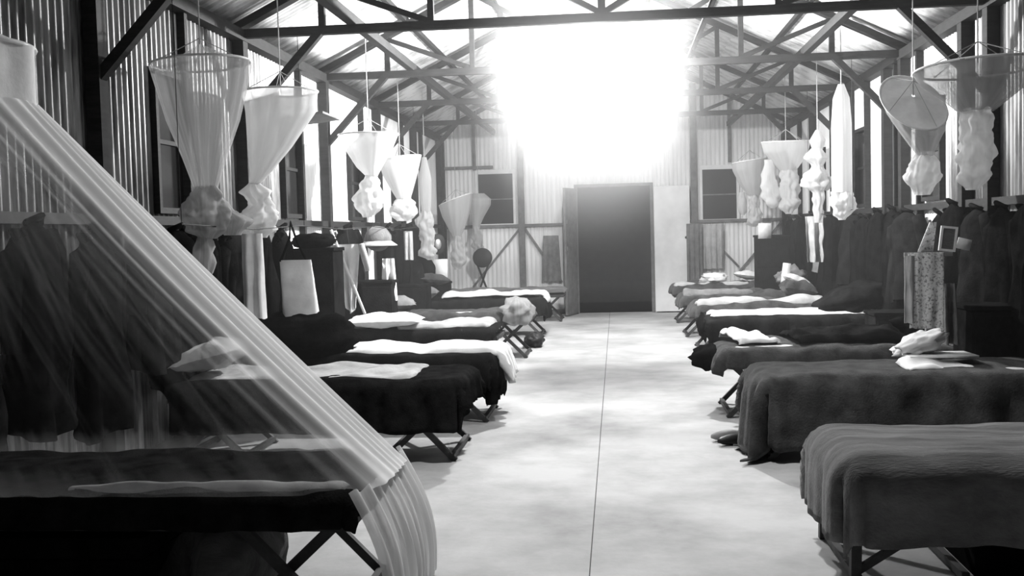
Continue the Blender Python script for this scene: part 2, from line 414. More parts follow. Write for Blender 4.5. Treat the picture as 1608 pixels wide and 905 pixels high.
fill_lamp(*FILL_LAMPS[1], 'added fill lamp under the ridge above the picture, over the third cots')
fill_lamp(*FILL_LAMPS[2], 'added fill lamp under the ridge brightening the end wall, unseen in the glare', 150)
# thin lamp glow haze added in the far half to spread the lamp's glow
hm = bpy.data.materials.new('lamp glow haze'); hm.use_nodes = True; t_ = hm.node_tree
t_.nodes.remove(t_.nodes['Principled BSDF']); vs = t_.nodes.new('ShaderNodeVolumeScatter'); vs.inputs['Density'].default_value = HAZE; vs.inputs['Anisotropy'].default_value = .3
t_.links.new(vs.outputs[0], t_.nodes['Material Output'].inputs['Volume'])
b = MB(); zt_ = lambda x: zroof(x) - .12
pr = [(XL + .2, .5), (XR - .2, .5), (XR - .2, zt_(XR - .2)), (XC, zt_(XC)), (XL + .2, zt_(XL + .2))]
b.v = [(x, y, z) for y in (6.2, YE - .25) for x, z in pr]
b.f = [(0, 1, 2, 3, 4), (9, 8, 7, 6, 5)] + [(i, i + 5, (i + 1) % 5 + 5, (i + 1) % 5) for i in range(5)]
b.build('glow_haze', hm, None, kind='stuff', label='thin haze added in the far half to spread the lamp glow', cat='haze')

# denser smoke added for the lamp's glare, fading out over a metre or so
pm = bpy.data.materials.new('glare smoke volume'); pm.use_nodes = True; t_ = pm.node_tree; N_ = t_.nodes.new; K_ = t_.links.new
t_.nodes.remove(t_.nodes['Principled BSDF']); vs = N_('ShaderNodeVolumeScatter'); vs.inputs['Anisotropy'].default_value = .2
tc = N_('ShaderNodeTexCoord'); ln = N_('ShaderNodeVectorMath'); ln.operation = 'LENGTH'; K_(tc.outputs['Object'], ln.inputs[0])
mr = N_('ShaderNodeMapRange'); mr.inputs['From Min'].default_value = 1.0; mr.inputs['From Max'].default_value = 0.0; mr.inputs['To Min'].default_value = 0; mr.inputs['To Max'].default_value = 1; K_(ln.outputs['Value'], mr.inputs['Value'])
pw = N_('ShaderNodeMath'); pw.operation = 'POWER'; K_(mr.outputs[0], pw.inputs[0]); pw.inputs[1].default_value = 1.6
ml = N_('ShaderNodeMath'); ml.operation = 'MULTIPLY'; K_(pw.outputs[0], ml.inputs[0]); ml.inputs[1].default_value = SMOKE
K_(ml.outputs[0], vs.inputs['Density']); K_(vs.outputs[0], t_.nodes['Material Output'].inputs['Volume'])
b = MB(); b.ball((0, 0, 0), (1, 1, 1), 32, 20)
o = b.build('glare_smoke', pm, None, True, kind='stuff', label='smoke cloud added to make the glare round the burning lamp', cat='smoke'); o.location = LAMP; o.scale = (1.2, 4.6, 1.95)

# ------------------------------------------------------------------ cloth
def arc(s, half, r):
    """position along and drop for a cloth laid over an edge at `half`"""
    sg = 1 if s >= 0 else -1; a = abs(s)
    if a <= half - r: return s, 0.0
    t = a - (half - r)
    if t < r * pi / 2: return sg * (half - r + r * sin(t / r)), r * (1 - cos(t / r))
    return sg * half, r + (t - r * pi / 2)
def drape(L, W, foot, near, far, head=0, r=.05, wr=.012, fold=.02, seed=0, nfold=9, nu=64, nv=40, sag=.0, flare=.08, floor=.50):
    """cloth laid over a cot; local: +x foot, -y near, z=0 at the top; corners hang as a rounded fold"""
    b = MB()
    def fn(u, v):
        sx = -L / 2 - head + u * (L + head + foot)
        sy = -W / 2 - near + v * (W + near + far)
        qx = max(-(L / 2 - r), min(L / 2 - r, sx)); qy = max(-(W / 2 - r), min(W / 2 - r, sy))
        ex, ey = sx - qx, sy - qy; s_ = math.hypot(ex, ey)
        x, y, drop = qx, qy, 0.0
        if s_ > 1e-6:
            dx, dy = ex / s_, ey / s_
            cor = min(abs(dx), abs(dy)) * 1.41
            s_ *= 1 - .18 * cor
            if s_ < r * pi / 2: out, drop = r * sin(s_ / r), r * (1 - cos(s_ / r))
            else: out, drop = r, r + (s_ - r * pi / 2)
            ang = math.atan2(dy, dx)
            ph = nfold * 2.1 * (qx - 1.5 * qy) + ang * 6 + seed * 1.3
            k = min(1, drop / .15)
            out += flare * drop + fold * k * (1 + 1.2 * cor) * (sin(ph) + .5 * sin(2.3 * ph + 1) + .8 * nz(qx * 3 + ang, qy * 3, seed))
            if drop > floor: out += (drop - floor) * .8; drop = floor - .01 * sin(ph)
            x += dx * out; y += dy * out
        top = max(0, 1 - drop / .05)
        z = -drop + wr * (nz(sx * 3.1, sy * 4.2, seed) * 1.6 + nz(sx * 9, sy * 9, seed) * .6) * (.15 + .85 * top)
        if drop > .1: z += .02 * nz(sx * 4, sy * 4, seed + 3)
        return (x, y, max(z, -floor - .01))
    return b.grid(fn, nu, nv)
def pillow_mb(L, W, H, seed=0, nu=22, nv=16, sagc=0):
    b = MB()
    for sg in (1, -1):
        def fn(u, v, sg=sg):
            a = 2 * u - 1; c = 2 * v - 1
            th_ = (max(0, 1 - abs(a) ** 2.6) * max(0, 1 - abs(c) ** 2.6)) ** .55
            pin = 1 - .07 * (1 - abs(a)) * abs(c) * 2
            x = a * L / 2 * (1 - .06 * (1 - c * c)); y = c * W / 2 * pin
            z = H / 2 * th_ * (1 if sg > 0 else .85) * sg * (1 + .35 * nz(a * 1.7, c * 1.7, seed)) + .06 * H * nz(a * 5, c * 5, seed)
            return (x, y, z)
        g0 = len(b.f); b.grid(fn, nu, nv)
        if sg < 0:
            for i in range(g0, len(b.f)):
                b.f[i] = b.f[i][::-1]
                if i in b.uv: b.uv[i] = b.uv[i][::-1]
    return b
def thing_mesh(name, mb, mt, loc, rot=(0, 0, 0), solid=0, **k):
    o = mb.build(name, mt, None, True, **k); o.location = loc; o.rotation_euler = rot
    if solid:
        s = o.modifiers.new('s', 'SOLIDIFY'); s.thickness = solid; s.offset = 1
    return o

# ------------------------------------------------------------------ cots
CL, CW, CH = 1.90, .68, .41
def cot_meshes():
    D = {}
    D['side_rail'] = [MB().bar((-CL / 2, s * CW / 2, CH), (CL / 2, s * CW / 2, CH), .04, .045).mesh('side_rail', M['cot_wood']) for s in (-1, 1)]
    D['end_rail'] = [MB().bar((s * (CL / 2 - .02), -CW / 2, CH), (s * (CL / 2 - .02), CW / 2, CH), .035, .035).mesh('end_rail', M['cot_wood']) for s in (-1, 1)]
    b = MB(); b.grid(lambda u, v: (-CL / 2 + u * CL, -CW / 2 + v * CW, CH + .02 - .045 * (1 - (2 * v - 1) ** 2)), 12, 8)
    D['canvas_bed'] = [b.mesh('canvas_bed', M['canvas'], True)]
    legs = []; br = []
    for s in (-1, 1):
        for t in (-1, 1):
            legs.append(MB().bar((s * (CL / 2 - .42), t * (CW / 2 - .02), CH - .02), (s * (CL / 2 - .04), t * (CW / 2 - .02), .0), .03, .035).mesh('leg', M['cot_wood']))
            legs.append(MB().bar((s * (CL / 2 - .08), t * (CW / 2 - .06), CH - .02), (s * (CL / 2 - .5), t * (CW / 2 - .06), .0), .03, .035).mesh('leg', M['cot_wood']))
        br.append(MB().bar((s * (CL / 2 - .06), -CW / 2, .03), (s * (CL / 2 - .06), CW / 2, .03), .03, .03).mesh('cross_bar', M['cot_wood']))
        br.append(MB().bar((s * (CL / 2 - .48), -CW / 2 + .04, .03), (s * (CL / 2 - .48), CW / 2 - .04, .03), .03, .03).mesh('cross_bar', M['cot_wood']))
    D['leg'] = legs; D['cross_bar'] = br
    return D
CM = cot_meshes()
def straight_legs():
    L = []
    for s in (-1, 1):
        for t in (-1, 1):
            L.append(MB().bar((s * (CL / 2 - .06), t * (CW / 2 - .02), CH), (s * (CL / 2 - .05), t * (CW / 2 - .02), 0), .04, .04).mesh('leg', M['cot_wood']))
    return L
SLG = straight_legs()
def cot(x, y, flip, label, straight=False, rz=0):
    r = empty('folding_cot', (x, y, 0), (pi if flip else 0) + rz, label=label, cat='cot', group='folding cots along both walls')
    for k, ms in CM.items():
        if k == 'leg' and straight: ms = SLG
        for me in ms: inst(me, k, (0, 0, 0), r)
    if straight:
        for t in (-1, 1): MB().bar((CL / 2 - .06, t * (CW / 2 - .02), .06), (CL / 2 - .55, t * (CW / 2 - .02), CH - .03), .025, .03).build('strut', M['cot_wood'], r)
    return r
LB = [ # left cots: foot X, centre Y, words
    (-.95, 3.95, 'cot under the lowered net at the front, crossed legs under the dark blanket'),
    (-1.00, 6.82, 'cot with splayed dark legs showing, second from the front on the left'),
    (-.96, 8.15, 'cot with a white sheet over its foot, third from the front on the left'),
    (-1.16, 10.35, 'cot carrying the big white pillow, fourth on the left'),
    (-1.00, 12.15, 'cot with a bundled net on its foot, fifth on the left'),
    (-1.00, 14.6, 'cot with a thick white roll over its foot, sixth on the left'),
    (-.85, 16.9, 'cot closest to the end wall on the left')]
RB = [
    (.86, 4.52, 'cot nearest the camera on the right, straight legs below a grey blanket'),
    (.86, 6.80, 'cot hidden by a blanket reaching the floor, second on the right'),
    (.76, 8.25, 'cot with two slanting bare legs, third on the right'),
    (.90, 11.0, 'cot with a pale strip of sheet, fourth on the right'),
    (.88, 12.5, 'cot between the pale strip cot and the pillow pile, fifth on the right'),
    (.84, 14.2, 'cot piled with rumpled bedding, sixth on the right'),
    (.84, 16.3, 'cot closest to the white door, last on the right')]
for fx, y, lb in LB: cot(fx - CL / 2, y, False, lb)
for i, (fx, y, lb) in enumerate(RB): cot(fx + CL / 2, y, True, lb, straight=(i == 0))
def mattress(x, y, label, t=.07, mt='mattress', L=1.88, W=.66):
    b = MB()
    def fn(u, v):
        a = 2 * pi * v; cx = cos(a); cz = sin(a)
        px_ = (abs(cx) ** .35) * (1 if cx > 0 else -1); pz = (abs(cz) ** .6) * (1 if cz > 0 else -1)
        e = min(1, min(u, 1 - u) * 14 + .02) ** .5
        return (-L / 2 + u * L, px_ * W / 2 * (.96 + .04 * e), pz * t / 2 * e * (1 + .2 * nz(u * 6, cx, y)))
    b.grid(fn, 30, 24)
    return thing_mesh('mattress', b, M[mt], (x, y, CH + .035 + t / 2), label=label, cat='mattress', group='thin mattresses on the cots')
MZ = CH + .035 + .07
for (fx, y, lb), s, w in zip(LB + RB, [-1] * 7 + [1] * 7, ['front left cot under the net', 'cot with splayed legs', 'cot with the white sheet', 'white pillow cot', 'bundled net cot', 'white roll cot', 'left cot closest to the end wall',
        'front right cot', 'second right cot under the floor-length blanket', 'right cot with slanting bare legs', 'pale strip cot on the right', 'fifth right cot', 'sixth right cot', 'right cot closest to the white door']):
    mattress(fx + s * CL / 2, y, 'thin ticking mattress on the ' + w)

def blanket(side, i, mt, foot, near, far, label, z=MZ, L=1.94, W=.77, x=None, **k):
    fx, y, _ = (LB if side < 0 else RB)[i]
    n2, f2 = (near, far) if side < 0 else (far, near)
    mb = drape(L, W, foot, n2, f2, seed=i * 3 + (11 if side > 0 else 0), **k)
    xc = fx + side * CL / 2 if x is None else x
    return thing_mesh('blanket', mb, M[mt], (xc, y, z), (0, 0, 0 if side < 0 else pi), .012, label=label, cat='blanket', group='blankets and sheets on the cots')
# left
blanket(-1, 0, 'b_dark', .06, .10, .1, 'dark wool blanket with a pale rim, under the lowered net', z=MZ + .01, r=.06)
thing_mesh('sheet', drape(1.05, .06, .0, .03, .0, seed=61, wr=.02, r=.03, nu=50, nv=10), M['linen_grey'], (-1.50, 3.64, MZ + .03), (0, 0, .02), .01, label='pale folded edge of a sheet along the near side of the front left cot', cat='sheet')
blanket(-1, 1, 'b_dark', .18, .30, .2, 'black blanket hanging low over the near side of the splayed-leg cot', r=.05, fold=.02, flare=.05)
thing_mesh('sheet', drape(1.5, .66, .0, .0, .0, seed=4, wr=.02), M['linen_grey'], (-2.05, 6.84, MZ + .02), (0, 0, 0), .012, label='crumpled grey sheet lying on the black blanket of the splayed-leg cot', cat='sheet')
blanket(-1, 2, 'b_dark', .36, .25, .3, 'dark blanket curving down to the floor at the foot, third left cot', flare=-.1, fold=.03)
thing_mesh('sheet', drape(1.75, .62, .24, .02, .12, seed=9, r=.06, wr=.02, flare=.22, fold=.03), M['linen'], (-1.78, 8.22, MZ + .03), (0, 0, 0), .012, label='white sheet falling over the foot of the third left cot', cat='sheet')
blanket(-1, 3, 'b_dark', .04, .28, .1, 'dark blanket on the fourth left cot, below the white pillow', L=1.80, x=-2.08, z=MZ, fold=.015)
thing_mesh('sheet', drape(.9, .66, .05, .02, .05, seed=13, wr=.03), M['linen_grey'], (-1.70, 10.35, MZ + .035), (0, 0, 0), .012, label='pale sheet on the foot half of the fourth left cot', cat='sheet')
blanket(-1, 4, 'b_mid', .05, .08, .1, 'grey blanket on the fifth left cot', wr=.03)
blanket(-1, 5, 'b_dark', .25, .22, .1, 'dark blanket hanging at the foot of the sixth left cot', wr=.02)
thing_mesh('sheet', drape(1.45, .60, .10, .0, .02, seed=21, r=.07, wr=.035), M['linen'], (-1.72, 14.65, MZ + .07), (0, 0, 0), .02, label='thick white bedding rolled over the foot of the sixth left cot', cat='bedding')
blanket(-1, 6, 'b_mid2', .02, .03, .03, 'mid grey blanket on the left cot closest to the end wall', wr=.02)
# right
blanket(1, 0, 'b_mid2', .30, .30, .1, 'coarse grey blanket with pale bands over the front right cot', r=.10, flare=.02, fold=.012, nfold=6)
blanket(1, 1, 'b_mid', .50, .40, .2, 'dark grey blanket reaching the floor at the second right cot', r=.09, flare=.10, fold=.03, nfold=5)
blanket(1, 2, 'b_mid', .14, .10, .1, 'grey blanket rounded over the foot of the slanting-leg cot', r=.09, wr=.02)
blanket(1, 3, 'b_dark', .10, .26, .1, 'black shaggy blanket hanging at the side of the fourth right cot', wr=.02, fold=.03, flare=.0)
thing_mesh('sheet', drape(1.7, .50, .02, .0, .0, seed=31, wr=.015), M['linen'], (1.78, 11.0, MZ + .03), (0, 0, pi), .012, label='pale sheet turned out on the fourth right cot', cat='sheet')
blanket(1, 4, 'b_mid', .12, .12, .05, 'dark grey blanket on the fifth right cot, pale at the foot', z=MZ + .03, r=.07, wr=.03)
blanket(1, 5, 'b_mid', .12, .10, .05, 'crumpled grey blanket on the sixth right cot', z=MZ + .03, r=.07, wr=.05)
blanket(1, 6, 'b_mid', .10, .10, .05, 'grey blanket with a rounded foot on the right cot closest to the white door', z=MZ + .05, r=.08, wr=.04)

for (i_, L_, w_) in ((4, 1.45, 'fifth right cot, pale turned-back edge of a sheet'), (5, .9, 'sixth right cot, short pale turned-back sheet edge'), (6, 1.1, 'right cot closest to the white door, pale sheet edge')):
    fx, y, _ = RB[i_]
    thing_mesh('sheet', drape(L_, .13, .03, .0, .05, seed=70 + i_, wr=.04, r=.03, nu=50, nv=10), M['coat3' if i_ == 5 else 'linen_grey'], (fx + L_ / 2 + .02, y - .26, MZ + .075), (0, 0, pi + .03), .012,
               label=w_, cat='sheet', group='pale sheet edges turned back on the far right cots')
def pillow(L, W, H, loc, rot, mt, label, seed=0, name='pillow', cat='pillow', group='pillows and cushions on the cots'):
    return thing_mesh(name, pillow_mb(L, W, H, seed), M[mt], loc, rot, label=label, cat=cat, group=group)
pillow(.74, .42, .15, (-2.26, 10.05, MZ + .09), (0, 0, radians(5)), 'linen', 'big white pillow lying on the fourth left cot', 2)
pillow(.42, .55, .20, (-2.68, 6.72, MZ + .15), (0, radians(-14), 0), 'linen_grey', 'plump pale pillow seen through the net, head of the second left cot', 3)
pillow(.50, .45, .20, (-2.62, 12.2, MZ + .10), (0, 0, .2), 'coat3', 'rounded drab cushion on the fifth left cot', 5)
pillow(.55, .45, .22, (-2.72, 14.2, MZ + .12), (0, 0, .1), 'b_mid2', 'grey oval cushion with a pale rim on the sixth left cot', 6)
pillow(.45, .45, .16, (-2.62, 14.75, MZ + .28), (0, .1, .4), 'b_mid', 'darker cushion leaning behind the grey oval cushion', 8)
pillow(.40, .5, .14, (2.02, 16.35, MZ + .16), (0, radians(8), .2), 'linen', 'flat white pillow on the right cot closest to the white door', 9)
pillow(.36, .5, .12, (2.30, 13.85, MZ + .20), (0, radians(22), 0), 'linen', 'white pillow on top of the grey bolster, sixth right cot', 10)
pillow(.42, .56, .26, (2.30, 13.75, MZ + .10), (0, radians(10), 0), 'b_mid', 'fat dark grey bolster beneath a white pillow, sixth right cot', 11)
pillow(.5, .5, .14, (-2.62, 8.15, MZ + .09), (0, 0, 0), 'b_dark', 'black cushion at the head of the third left cot', 12)

# dark heap of coats and blankets on the third left cot's head (black lump right of the net)
def lump(name, loc, r, mt, label, cat, seed=0, group=None, nzv=.35, rot=(0, 0, 0)):
    b = MB(); b.ball((0, 0, 0), r, 26, 16, nzv, seed)
    return thing_mesh(name, b, M[mt], loc, rot, label=label, cat=cat, group=group)
lump('coat_heap', (-2.46, 7.98, MZ + .14), (.44, .30, .20), 'coat', 'black heap of coats on the head of the third left cot', 'clothes heap', 3)
lump('clothes_bundle', (.70, 8.35, .41), (.13, .26, .09), 'coat', 'black crumpled bundle sticking out at the foot of the slanting-leg cot', 'clothes', 5, nzv=.45)
thing_mesh('cloth', drape(.34, .5, .02, .02, .02, seed=41, wr=.06, nu=30, nv=30), M['linen'], (1.02, 8.4, MZ + .06), (0, 0, .2), .01, label='rumpled white cloth on the foot of the slanting-leg cot', cat='cloth')
thing_mesh('rug', drape(.9, .6, .02, .02, .02, seed=44, wr=.06, nu=30, nv=30), M['coat2'], (1.75, 8.35, MZ + .07), (0, 0, .1), .01, label='dark rumpled rug thrown along the slanting-leg cot', cat='rug')
lump('blanket_heap', (2.42, 11.05, MZ + .12), (.42, .28, .18), 'coat2', 'dark humped blanket heap at the head of the fourth right cot', 'blanket heap', 61, nzv=.3, rot=(0, -.2, 0))
lump('blanket_heap', (2.5, 8.3, MZ + .12), (.36, .26, .16), 'coat', 'black blanket heap at the head of the slanting-leg cot', 'blanket heap', 63, nzv=.3)
lump('kit_bag', (-1.50, 3.95, .20), (.17, .28, .18), 'b_mid2', 'round grey kit bag pushed under the front left cot', 'kit bag', 7, nzv=.15)
lump('kit_bag', (-1.05, 13.0, .09), (.12, .2, .09), 'black', 'small black bag on the floor at the foot of the bundled net cot', 'bag', 8, nzv=.4)
lump('tin_basin', (-1.38, 11.6, .06), (.14, .2, .05), 'linen_grey', 'pale low basin on the floor beside the fourth left cot', 'basin', 8, nzv=.05)
lump('clothes_bundle', (-1.14, 11.85, MZ + .02), (.18, .26, .15), 'net_m', 'gathered sheer netting bundle lying on the fifth left cot', 'netting', 12, nzv=.5)
lump('clothes_bundle', (.88, 11.05, .40), (.06, .3, .12), 'coat', 'dark bundle under the foot of the fourth right cot', 'clothes', 15, nzv=.6)
lump('clothes_bundle', (1.45, 16.2, MZ + .14), (.2, .22, .08), 'linen', 'small white crumpled heap on the right cot closest to the white door', 'clothes', 16, nzv=.7)
lump('clothes_bundle', (2.35, 14.6, MZ + .2), (.2, .2, .14), 'coat3', 'drab heap of clothes behind the white pillow of the sixth right cot', 'clothes', 17, nzv=.6)
for k, (yy, ww) in enumerate(((6.95, 'far'), (7.10, 'near'))):
    b = MB(); b.ball((0, 0, .035), (.13, .042, .035), 16, 10, .1, k); 
    thing_mesh('slipper', b, M['linen_grey'] if k else M['black'], (.74 - .03 * k, yy, 0), (0, 0, .5), label=('pale' if k else 'black') + ' slipper on the floor by the foot of the second right cot', cat='slipper')

# ------------------------------------------------------------------ mosquito nets
def lathe(prof, nfold=10, famp=.0, seed=0, nu=48, sub=4, lump_=.0):
    """prof: (z, r, cx, cy) top to bottom"""
    pts = []
    for i in range(len(prof) - 1):
        for k in range(sub):
            t = k / sub; t2 = t * t * (3 - 2 * t) if lump_ else t
            pts.append([a + (b - a) * (t2 if j == 1 else t) for j, (a, b) in enumerate(zip(prof[i], prof[i + 1]))])
    pts.append(list(prof[-1])); n = len(pts) - 1
    def fn(u, v):
        z, r, cx, cy = pts[int(round(v * n))]; a = 2 * pi * u
        rr = r * (1 + famp * (sin(a * nfold + seed) + .6 * sin(a * nfold * 1.7 + seed * 2)) * .5 + lump_ * (nz(cos(a) * 1.5, sin(a) * 1.5 + seed, z * 12) + .45 * nz(cos(a) * 3.5, sin(a) * 3.5 + seed, z * 26)) + (.07 * sin(a * 4 + z * 38 + seed) if lump_ else 0))
        return (cx + rr * cos(a), cy + rr * sin(a), z)
    return MB().grid(fn, nu, n, wrap=True)
def ring_mb(r, rad=.008, n=40, tilt=(0, 0), c=(0, 0, 0)):
    pts = [(c[0] + r * cos(2 * pi * k / n), c[1] + r * sin(2 * pi * k / n), c[2] + tilt[0] * cos(2 * pi * k / n) * r + tilt[1] * sin(2 * pi * k / n) * r) for k in range(n + 1)]
    return MB().tube(pts, rad, 6, False)
def net(x, y, label, ztop, R_, prof, bundle, mt='net_w', bmt='net_w', tilt=(0, 0), canopy=.0, seed=0, ring=True, tails=(), cords=4, nf=12, fa=.05, canopy_mt=None):
    r = empty('mosquito_net', (x, y, ztop), label=label, cat='mosquito net', group='tied-up mosquito nets hanging over the cots')
    def tl_(mb):
        for i, v in enumerate(mb.v):
            k = max(0, min(1, 1 + (v[2] - .0) / .5)) if v[2] < 0 else 1
            mb.v[i] = (v[0], v[1], v[2] + (tilt[0] * v[0] + tilt[1] * v[1]) * k)
        return mb
    if ring: tl_(ring_mb(R_)).build('hoop', M['white_paint'], r, True)
    p = [(z - ztop, rr, cx, cy) for z, rr, cx, cy in prof]
    tl_(lathe(p, nf, fa, seed)).build('net_skirt', M[mt], r, True)
    if canopy:
        def fn(u, v):
            a = 2 * pi * u; rr = R_ * (1 - v) + .012 * v
            return (rr * cos(a), rr * sin(a), canopy * v ** 1.3 * (1 + .0 * sin(3 * a)) - .02 * sin(pi * v) * abs(sin(2 * a)))
        tl_(MB().grid(fn, 40, 8, True)).build('net_canopy', M[canopy_mt or mt], r, True)
    if bundle:
        q = [(z - ztop, rr, cx, cy) for z, rr, cx, cy in bundle]
        lathe(q, 7, .10, seed + 2, 48, 9, .42).build('gathered_bundle', M[bmt], r, True)
    for t in tails:
        q = [(z - ztop, rr, cx, cy) for z, rr, cx, cy in t]
        lathe(q, 5, .15, seed + 5, 20, 4, .4).build('loose_tail', M[bmt], r, True)
    zr = zroof(x) - ztop + .05
    b = MB(); b.tube([(0, 0, canopy), (0, 0, zr)], .005, 5)
    if cords and ring:
        for k in range(cords):
            a = 2 * pi * k / cords + .5
            b.tube([(R_ * cos(a), R_ * sin(a), (tilt[0] * cos(a) + tilt[1] * sin(a)) * R_), (0, 0, max(canopy, .14) + .02)], .003, 4)
    b.build('hanging_cord', M['linen_grey'], r)
    return r
G = lambda z, r, cx=0, cy=0: (z, r, cx, cy)
# left
net(-2.62, 6.55, 'sheer ribbed cone net, big round knot below, nearest on the left wall side', 2.56, .31, [G(2.56, .31), G(2.2, .22), G(1.95, .13), G(1.76, .07)],
    [G(1.78, .06), G(1.70, .12), G(1.60, .15), G(1.50, .12), G(1.44, .05)], 'net_s', 'net_m', canopy=.12, seed=1, nf=18, fa=.07, tilt=(.05, 0),
    tails=[[G(1.5, .04, -.03), G(1.35, .07, -.03), G(1.22, .06, -.04), G(1.15, .02, -.04)], [G(1.62, .05, .10, .1), G(1.55, .11, .14, .1), G(1.46, .06, .12, .1)]])
net(-2.60, 8.1, 'solid white cone net with twisted knot, just behind the sheer ribbed one', 2.58, .29, [G(2.58, .29), G(2.42, .27), G(2.15, .17, -.10), G(1.97, .09, -.18), G(1.86, .04, -.24)],
    [G(1.88, .04, -.24), G(1.80, .11, -.24), G(1.70, .09, -.18), G(1.62, .14, -.22), G(1.52, .14, -.24), G(1.44, .06, -.24)], 'net_w', 'net_w', seed=2, nf=9, fa=.03)
net(-2.44, 10.35, 'white funnel net with a long puffed tail, over the fourth left cot', 2.44, .30, [G(2.44, .30), G(2.30, .24), G(2.12, .13), G(2.03, .06, .02)],
    [G(2.04, .06, .02), G(1.95, .09, .0), G(1.85, .13, -.01), G(1.72, .12, -.02), G(1.62, .05, -.03)], seed=3, nf=8, fa=.05)
net(-2.52, 12.25, 'white funnel net with a short round knot, over the fifth left cot', 2.34, .25, [G(2.34, .25), G(2.15, .2), G(1.95, .12, .02), G(1.86, .08, .03)],
    [G(1.87, .07, .03), G(1.78, .14, .02), G(1.68, .14, .02), G(1.60, .07, .02)], seed=4, tilt=(.1, 0))
net(-2.62, 14.4, 'slender white twisted net hanging low, next to last long net on the left', 2.5, .06, [G(2.5, .03), G(2.2, .09), G(1.9, .08), G(1.75, .06)],
    [G(1.76, .06), G(1.6, .13, -.02), G(1.5, .10), G(1.35, .09, .02), G(1.15, .12), G(1.08, .03, .03)], seed=5, ring=False)
net(-2.55, 16.7, 'wide low white cone net with tilted rim, left cot by the end wall', 1.98, .27, [G(1.98, .27), G(1.75, .22), G(1.52, .13), G(1.38, .06)],
    [G(1.4, .06), G(1.2, .08), G(1.0, .12, .03), G(.86, .05)], seed=6, tilt=(.35, 0))
net(-2.30, 17.6, 'small folded white net against the end window on the left', 2.1, .14, [G(2.1, .10), G(2.0, .19, .02), G(1.9, .18, .02), G(1.7, .10, -.02), G(1.55, .06, -.05)],
    [G(1.56, .06, -.05), G(1.35, .08, -.04), G(1.2, .09, -.03), G(1.12, .03, -.02)], seed=7, ring=False)
# right
net(2.24, 6.80, 'widest flared net on the right, dark sheer cone over a tall white bundle', 2.37, .375, [G(2.37, .375), G(2.29, .33), G(2.20, .22, .0), G(2.10, .10, -.01)],
    [G(2.12, .09, -.01), G(2.0, .10, -.01), G(1.85, .10, -.01), G(1.72, .11, -.02), G(1.62, .04, -.03)], 'net_m', 'net_w', seed=8, canopy=.03, nf=6, fa=.03, tilt=(.02, -.05))
net(2.22, 8.15, 'tipped net on the right with a pale round top and dark cone below', 2.32, .235, [G(2.32, .235), G(2.22, .21, .02), G(2.08, .14, .05), G(1.93, .06, .08)],
    [G(1.95, .06, .08), G(1.85, .11, .07), G(1.72, .11, .06), G(1.63, .06, .06)], 'net_m', 'net_w', seed=9, canopy=.05, tilt=(-.15, .95), canopy_mt='linen')
net(2.29, 11.0, 'long straight tubular net bundle over the fourth right cot', 2.84, .05, [G(2.84, .03), G(2.7, .08), G(2.4, .10), G(2.1, .10), G(1.75, .10)],
    [G(1.76, .10), G(1.65, .12), G(1.55, .09), G(1.47, .03)], seed=10, ring=False)
net(2.33, 12.5, 'knotted white net hung in beads, over the fifth right cot', 2.52, .05, [G(2.52, .02), G(2.4, .09), G(2.3, .06)],
    [G(2.31, .06), G(2.2, .12, -.01), G(2.1, .06), G(2.0, .13, -.03), G(1.88, .13, -.03), G(1.80, .06), G(1.6, .05), G(1.45, .04)], seed=11, ring=False,
    tails=[[G(1.98, .03, .12), G(1.9, .04, .15), G(1.82, .03, .08)]])
net(2.24, 14.2, 'broad white funnel net with two dangling bundles, over the sixth right cot', 2.53, .31, [G(2.53, .31), G(2.40, .28), G(2.25, .18, .02), G(2.15, .10, .03)],
    [G(2.16, .10, .03), G(2.0, .12, .04), G(1.8, .12, .03), G(1.68, .12, .02), G(1.58, .04, .03)], seed=12, tilt=(0, .05),
    tails=[[G(2.3, .06, -.22), G(2.05, .09, -.22), G(1.85, .10, -.2), G(1.72, .09, -.18), G(1.66, .03, -.18)]])
net(2.03, 16.3, 'small white funnel net in front of the right end window', 2.42, .26, [G(2.42, .26), G(2.3, .25), G(2.05, .17, .03), G(1.9, .09, .06)],
    [G(1.91, .08, .06), G(1.75, .07, .07), G(1.6, .09, .07), G(1.48, .1, .05), G(1.42, .04, .05)], seed=13, tilt=(.12, 0),
    tails=[[G(1.95, .04, -.12), G(1.8, .06, -.12), G(1.65, .05, -.11), G(1.6, .02, -.11)]])
